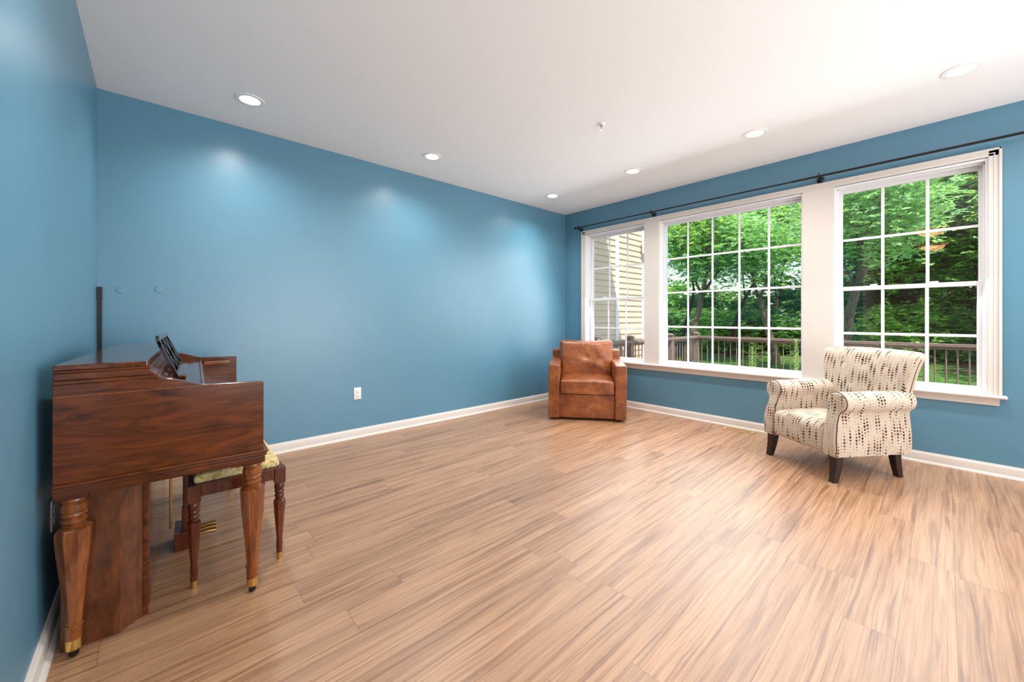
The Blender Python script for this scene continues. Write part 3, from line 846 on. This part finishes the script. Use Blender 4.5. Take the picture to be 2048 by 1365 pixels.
for (x, z) in BUT:
    v = (z + .33) / .66
    yb = -.285 + .0625 - .075 * v + .05 * abs(x / .33) ** 2.6 + .018 * (1 - (x / .33) ** 2) * math.sin(math.pi * v) - .013
    MB().rbox((x, yb, .60 + z), (.018, .012, .018), .0058).build('button', 'dots', back, smooth=60, uv=lambda co, n: (co.x, co.z))
MB().tube([bp for bp in [(-.30 - .003, -.255 + .055, .31)] + [(-(.285 + .095 * (max(0, v - .15) / .85) ** 1.3) - .001, -.285 - .075 * v + .050 * (.4 + .6 * v) - (.035 * ((v - .75) / .25) ** 2 if v > .75 else 0), .27 + .66 * v) for v in [i / 12 for i in range(1, 12)]]], .0035, 6).build('piping', 'piping', back, smooth=60)
# legs
def taper(top, bot, zt, zb, w0, w1):
    m_ = MB(); rings = []
    for i in range(7):
        t = i / 6; e = t ** 1.6
        cx = top[0] + (bot[0] - top[0]) * e; cy = top[1] + (bot[1] - top[1]) * e; w = (w0 + (w1 - w0) * t) / 2; z = zt + (zb - zt) * t
        rings.append([(cx - w, cy - w, z), (cx + w, cy - w, z), (cx + w, cy + w, z), (cx - w, cy + w, z)])
    return m_.loft(rings)
for s in (-1, 1):
    taper((s * .285, .275), (s * .290, .305), .198, 0, .062, .040).build('leg', 'espresso', dc, bevel=.003)
    taper((s * .262, -.235), (s * .262, -.270), .198, 0, .056, .040).build('leg', 'espresso', dc, bevel=.003)

# ------------------------------------------------------------------ outside: house wing, deck, lawn
SY = 3.775
hw = thing('house_wing', 'beige sided house wall outside the left window', 'house', (0, 0, 0))
def siding(x0, x1, y, name='siding'):
    mb = MB(); z = -0.6; e = .1
    while z < 5.0:
        mb.add([(x0, y - .014, z), (x1, y - .014, z), (x1, y, z + e), (x0, y, z + e), (x0, y, z), (x1, y, z)], [(0, 1, 2, 3), (0, 4, 5, 1)])
        z += e
    mb.box(x0, x1, y, y + .08, -.6, 5.0)
    return mb.build(name, 'siding', hw)
siding(XR + WT + .02, 5.80, SY); siding(5.80, 6.72, SY + .03)
MB().box(5.79, 5.885, SY - .022, SY + .02, -.6, 5.0).build('corner_board', 'white_ext', hw, bevel=.003)
MB().box(6.70, 6.80, SY - .01, SY + .12, -.6, 5.0).build('corner_board', 'white_ext', hw, bevel=.003)
MB().box(6.715, 6.785, SY - .075, SY - .012, -.55, 2.42).box(6.65, 6.80, SY - .09, SY - .012, 2.36, 2.62).build('downspout', 'white_ext', hw, bevel=.006)

struct(MB().box(XR + WT, 8.62, -4.5, 3.70, -.19, -.15).build('deck_floor', 'deck'), 'pale board floor of the deck outside the windows', 'deck')
# railing
rl = thing('deck_railing', 'brown deck railing with thin balusters beyond the windows', 'railing', (0, 0, 0))
RT = .80; RXX = 8.5; RYY = 3.55
def post(x, y):
    MB().box(x - .048, x + .048, y - .048, y + .048, -.15, RT + .045).box(x - .06, x + .06, y - .06, y + .06, RT + .045, RT + .062).prism([(x - .045, RT + .062), (x + .045, RT + .062), (x, RT + .085)], 'y', y - .045, y + .045).build('post', 'rail', rl, bevel=.003)
for p in ((4.96, RYY), (5.89, RYY), (7.33, RYY), (RXX, RYY), (RXX, 1.25), (RXX, -1.05), (RXX, -3.35)): post(*p)
def rails(a, b):
    (xa, ya), (xb, yb) = a, b
    for z0, z1, w, nm in ((RT - .045, RT, .055, 'top_rail'), (RT - .085, RT - .05, .02, 'top_rail'), (-.06, -.02, .025, 'bottom_rail')):
        if xa == xb: MB().box(xa - w, xa + w, min(ya, yb), max(ya, yb), z0, z1).build(nm, 'rail', rl, bevel=.004)
        else: MB().box(min(xa, xb), max(xa, xb), ya - w, ya + w, z0, z1).build(nm, 'rail', rl, bevel=.004)
rails((4.86, RYY), (RXX, RYY)); rails((RXX, RYY), (RXX, -3.4))
bal = None
def baluster(x, y):
    global bal
    if bal is None:
        bal = MB().lathe([(0, -.04), (.0095, -.04), (.0095, RT - .07), (0, RT - .07)], 8).build('baluster', 'rail', rl, smooth=40)
        bal.location = (x, y, 0); return
    o = bal.copy(); COL.objects.link(o); o.parent = rl; o.location = (x, y, 0)
x = 5.06
while x < RXX - .06:
    if min(abs(x - 5.89), abs(x - 7.33)) > .06: baluster(x, RYY)
    x += .111
y = RYY - .11
while y > -2.3:
    if min(abs(y - 1.25), abs(y + 1.05)) > .06: baluster(RXX, y)
    y -= .111

# lawn rising away from the house
g = MB(); nx, ny = 40, 40
def gz(x, y): 
    t = max(0, min(1, (x - 9) / 20.0)); return -.95 + 1.05 * t + .08 * math.sin(x * .4 + y * .3)
vs = [(8.0 + 62 * (i / nx) ** 1.4, -40 + 90 * j / ny, 0) for i in range(nx + 1) for j in range(ny + 1)]
vs = [(x, y, gz(x, y)) for x, y, z in vs]
g.add(vs, [(i * (ny + 1) + j, (i + 1) * (ny + 1) + j, (i + 1) * (ny + 1) + j + 1, i * (ny + 1) + j + 1) for i in range(nx) for j in range(ny)])
g.add([(-30, -40, -1), (8.0, -40, -1), (8.0, 50, -1), (-30, 50, -1)], [(0, 1, 2, 3)])
struct(g.build('lawn', 'lawn', smooth=180), 'green lawn with dappled shade behind the deck railing', 'lawn')

# ------------------------------------------------------------------ trees
def quads_mesh(name, P, A, B, mat):
    """P centres, A half length vectors, B half width vectors -> diamond leaves"""
    n = len(P)
    V = np.empty((n, 4, 3), np.float32)
    V[:, 0] = P - A; V[:, 1] = P + B - A * .1; V[:, 2] = P + A; V[:, 3] = P - B - A * .1
    me = bpy.data.meshes.new(name)
    me.vertices.add(4 * n); me.vertices.foreach_set('co', V.reshape(-1))
    me.loops.add(4 * n); me.loops.foreach_set('vertex_index', np.arange(4 * n, dtype=np.int32))
    me.polygons.add(n); me.polygons.foreach_set('loop_start', np.arange(0, 4 * n, 4, dtype=np.int32))
    me.update(calc_edges=True); me.validate()
    me.materials.append(MAT[mat]); return me
def grow(rng, height, trunk_r, forks, spread):
    """branch skeleton: list of (points, radii), and tip points"""
    segs = []; tips = []
    def branch(p, d, L, r, lvl):
        pts = [p.copy()]; rad = [r]; n = 5
        for i in range(n):
            d = (d + Vector((rng.uniform(-1, 1), rng.uniform(-1, 1), rng.uniform(-.4, .8))) * .16).normalized()
            p = p + d * L / n; pts.append(p.copy()); rad.append(max(.008, r * (1 - .45 * (i + 1) / n)))
            if lvl >= 2: tips.append(p.copy())
        segs.append((pts, rad))
        if lvl < 3:
            for k in range(forks if lvl < 2 else 3):
                az = rng.uniform(0, 2 * math.pi); q = pts[rng.randint(2, n)] if lvl else pts[rng.randint(2, n)]
                nd = (d + Vector((math.cos(az), math.sin(az), rng.uniform(-.1, .5))) * spread).normalized()
                branch(q, nd, L * rng.uniform(.55, .8), rad[-1] * rng.uniform(.55, .8), lvl + 1)
        else: tips.append(p.copy())
    branch(Vector((0, 0, -.3)), Vector((rng.uniform(-.12, .12), rng.uniform(-.12, .12), 1)).normalized(), height * .34, trunk_r, 0)
    return segs, tips
def leaf_cloud(name, tips, n, spread, size, mat, seed, droop=.3):
    rg = np.random.default_rng(seed)
    T = np.array([tuple(t) for t in tips], np.float32)
    c = T[rg.integers(0, len(T), n // 6)] + rg.normal(0, spread, (n // 6, 3)) * [1, 1, .7]
    P = np.repeat(c, 6, axis=0)
    d = rg.normal(0, 1, (n // 6, 3)); d[:, 2] = d[:, 2] * .4 - droop; d /= np.linalg.norm(d, axis=1)[:, None]
    D = np.repeat(d, 6, axis=0)
    k = np.tile(np.arange(6), n // 6)[:, None]
    side = np.cross(D, [0, 0, 1.0]); side /= np.maximum(np.linalg.norm(side, axis=1)[:, None], 1e-3)
    P = P + D * (k // 2) * size * 1.1 + side * ((k % 2) * 2 - 1) * size * .8
    A = side * ((k % 2) * 2 - 1) * size + D * size * .5 + rg.normal(0, .25, P.shape) * size
    Bv = np.cross(A, rg.normal(0, 1, P.shape) * .45 + np.cross(side, D)); Bv /= np.maximum(np.linalg.norm(Bv, axis=1)[:, None], 1e-4)
    Bv *= size * .45
    return quads_mesh(name, P.astype(np.float32), A.astype(np.float32), Bv.astype(np.float32), mat)
PROTO = {}
def tree_proto(key, seed, height, trunk_r, forks, spread, n, lsp, size, mat, bark):
    rng = random.Random(seed)
    segs, tips = grow(rng, height, trunk_r, forks, spread)
    mb = MB()
    for pts, rad in segs: mb.tube(pts, rad, 7)
    me = bpy.data.meshes.new('trunk'); me.from_pydata(mb.v, [], mb.f); me.update(); me.shade_smooth(); me.materials.append(MAT[bark])
    PROTO[key] = (me, leaf_cloud('foliage', tips, n, lsp, size, mat, seed))
tree_proto('locust', 3, 9.0, .17, 3, 0.75, 21000, .50, .060, 'leaf_pale', 'bark')
tree_proto('maple', 11, 11.0, .20, 3, .70, 30000, .60, .075, 'leaf_mid', 'bark_dark')
tree_proto('dark', 23, 12.0, .20, 3, .80, 36000, .80, .095, 'leaf_dark', 'bark_dark')
tree_proto('thin', 31, 10.0, .10, 2, .55, 12000, .55, .075, 'leaf_mid', 'bark_dark')
def tree(key, x, y, s, rz, label, group=None, name='tree'):
    t = thing(name, label, 'tree', (x, y, gz(x, y)), rz, group)
    t.scale = (s, s, s)
    a = bpy.data.objects.new('trunk', PROTO[key][0]); COL.objects.link(a); a.parent = t
    b = bpy.data.objects.new('foliage', PROTO[key][1]); COL.objects.link(b); b.parent = t
    return t
tree('locust', 14.0, 2.05, 1.0, 0.4, 'pale feathery tree with forked trunk at the left of the right window')
tree('locust', 15.5, 6.85, 1.0, 2.2, 'pale feathery tree with several trunks at the left of the middle window')
tree('locust', 16.5, 4.1, .9, 4.0, 'pale feathery tree at the right side of the middle window')
tree('thin', 17.0, 7.9, 1.0, 1.0, 'slender dark tree leftmost in the middle window')
tree('thin', 18.0, 6.2, 1.1, 2.5, 'slender dark tree near the centre of the middle window')
tree('maple', 21.0, 0.9, 1.0, 0.0, 'leafy green tree filling the middle panes of the right window')
tree('dark', 19.5, -1.3, 1.0, 1.3, 'dark leafy tree at the right side of the right window')
tree('thin', 23.0, 5.6, 1.1, 3.3, 'sunny green tree beyond the right panes of the middle window')
for i, (k, x, y, s, rz) in enumerate((('dark', 25, 2.2, 1.1, .5), ('dark', 26, -1.8, 1.1, 2.1), ('thin', 27, 11.5, .9, 1.1), ('thin', 28, 14.5, .9, 4.1),
                                      ('dark', 24, -4.5, 1.1, .9), ('maple', 18, -5.0, 1.0, 2.8), ('maple', 22, 17.0, .9, 0.3), ('dark', 30, 3.2, 1.0, 5.0))):
    tree(k, x, y, s, rz, 'leafy tree of the dense dark woodland behind the lawn', 'woodland trees behind the lawn')
# shrubs along the back of the lawn
rg = random.Random(5)
def shrub_mesh(seed, mat):
    r = np.random.default_rng(seed); n = 7200
    d = r.normal(0, 1, (n // 6, 3)); d /= np.linalg.norm(d, axis=1)[:, None]; d[:, 2] = np.abs(d[:, 2])
    T = d * r.uniform(.5, 1.0, (n // 6, 1)) * [1.5, 1.5, 1.9]
    return leaf_cloud('foliage', [Vector(p) for p in T], n, .12, .075, mat, seed)
SH = [shrub_mesh(1, 'leaf_dark'), shrub_mesh(2, 'leaf_mid'), shrub_mesh(3, 'leaf_dark')]
stem = MB(); 
for a in range(5): stem.tube([(0, 0, -.2), (math.cos(a * 1.26) * .5, math.sin(a * 1.26) * .5, .7), (math.cos(a * 1.26) * .9, math.sin(a * 1.26) * .9, 1.3)], [.05, .03, .015], 6)
stem_me = bpy.data.meshes.new('stem'); stem_me.from_pydata(stem.v, [], stem.f); stem_me.materials.append(MAT['bark_dark'])
for i in range(24):
    yy = (-7 + i * 2.1 if i < 12 else -9 + (i - 12) * 3.2) + rg.uniform(-.4, .4); xx = (21.5 if i < 12 else 27.5) + rg.uniform(-1.3, 1.3)
    t = thing('shrub', 'dense green shrub in the hedge row behind the lawn', 'shrub', (xx, yy, gz(xx, yy)), rg.uniform(0, 6), 'shrubs behind the lawn')
    k = rg.uniform(.85, 1.2) if i < 12 else (rg.uniform(2.0, 2.9) if yy < 5.0 else rg.uniform(1.5, 2.3)); t.scale = (k, k, k)
    a = bpy.data.objects.new('stem', stem_me); COL.objects.link(a); a.parent = t
    b = bpy.data.objects.new('foliage', SH[i % 3]); COL.objects.link(b); b.parent = t

# tall leafy plants on the deck
def deck_plant(x, y, top, label, seed):
    t = thing('leafy_plant', label, 'plant', (x, y, -.15))
    hgt = top + .15
    MB().lathe([(0, 0), (.09, 0), (.12, .22), (.13, .22), (.13, .25), (.11, .25), (.10, .23), (0, .23)], 24).build('pot', 'terracotta', t, smooth=40)
    MB().tube([(0, 0, .2), (.01, .01, hgt * .6), (0, 0, hgt)], [.008, .006, .003], 6).build('stem', 'plant', t)
    r = np.random.default_rng(seed); n = 130
    z = np.linspace(.32, hgt, n); az = np.arange(n) * 2.4
    L = .085 * (1 - .55 * (z - .3) / (hgt - .3))
    dirs = np.stack([np.cos(az), np.sin(az), np.full(n, .55)], 1)
    P = np.stack([np.zeros(n), np.zeros(n), z], 1) + dirs * L[:, None] * .5
    A = dirs * L[:, None] * .55
    sidev = np.stack([-np.sin(az), np.cos(az), np.zeros(n)], 1) * (L[:, None] * .12)
    me = quads_mesh('leaves', P.astype(np.float32), A.astype(np.float32), sidev.astype(np.float32), 'plant')
    o = bpy.data.objects.new('leaves', me); COL.objects.link(o); o.parent = t
deck_plant(6.2, 1.315, .90, 'taller bright leafy plant stalk at the right edge of the middle window', 3)
deck_plant(6.6, 1.94, .74, 'shorter bright leafy plant stalk in the middle window', 8)
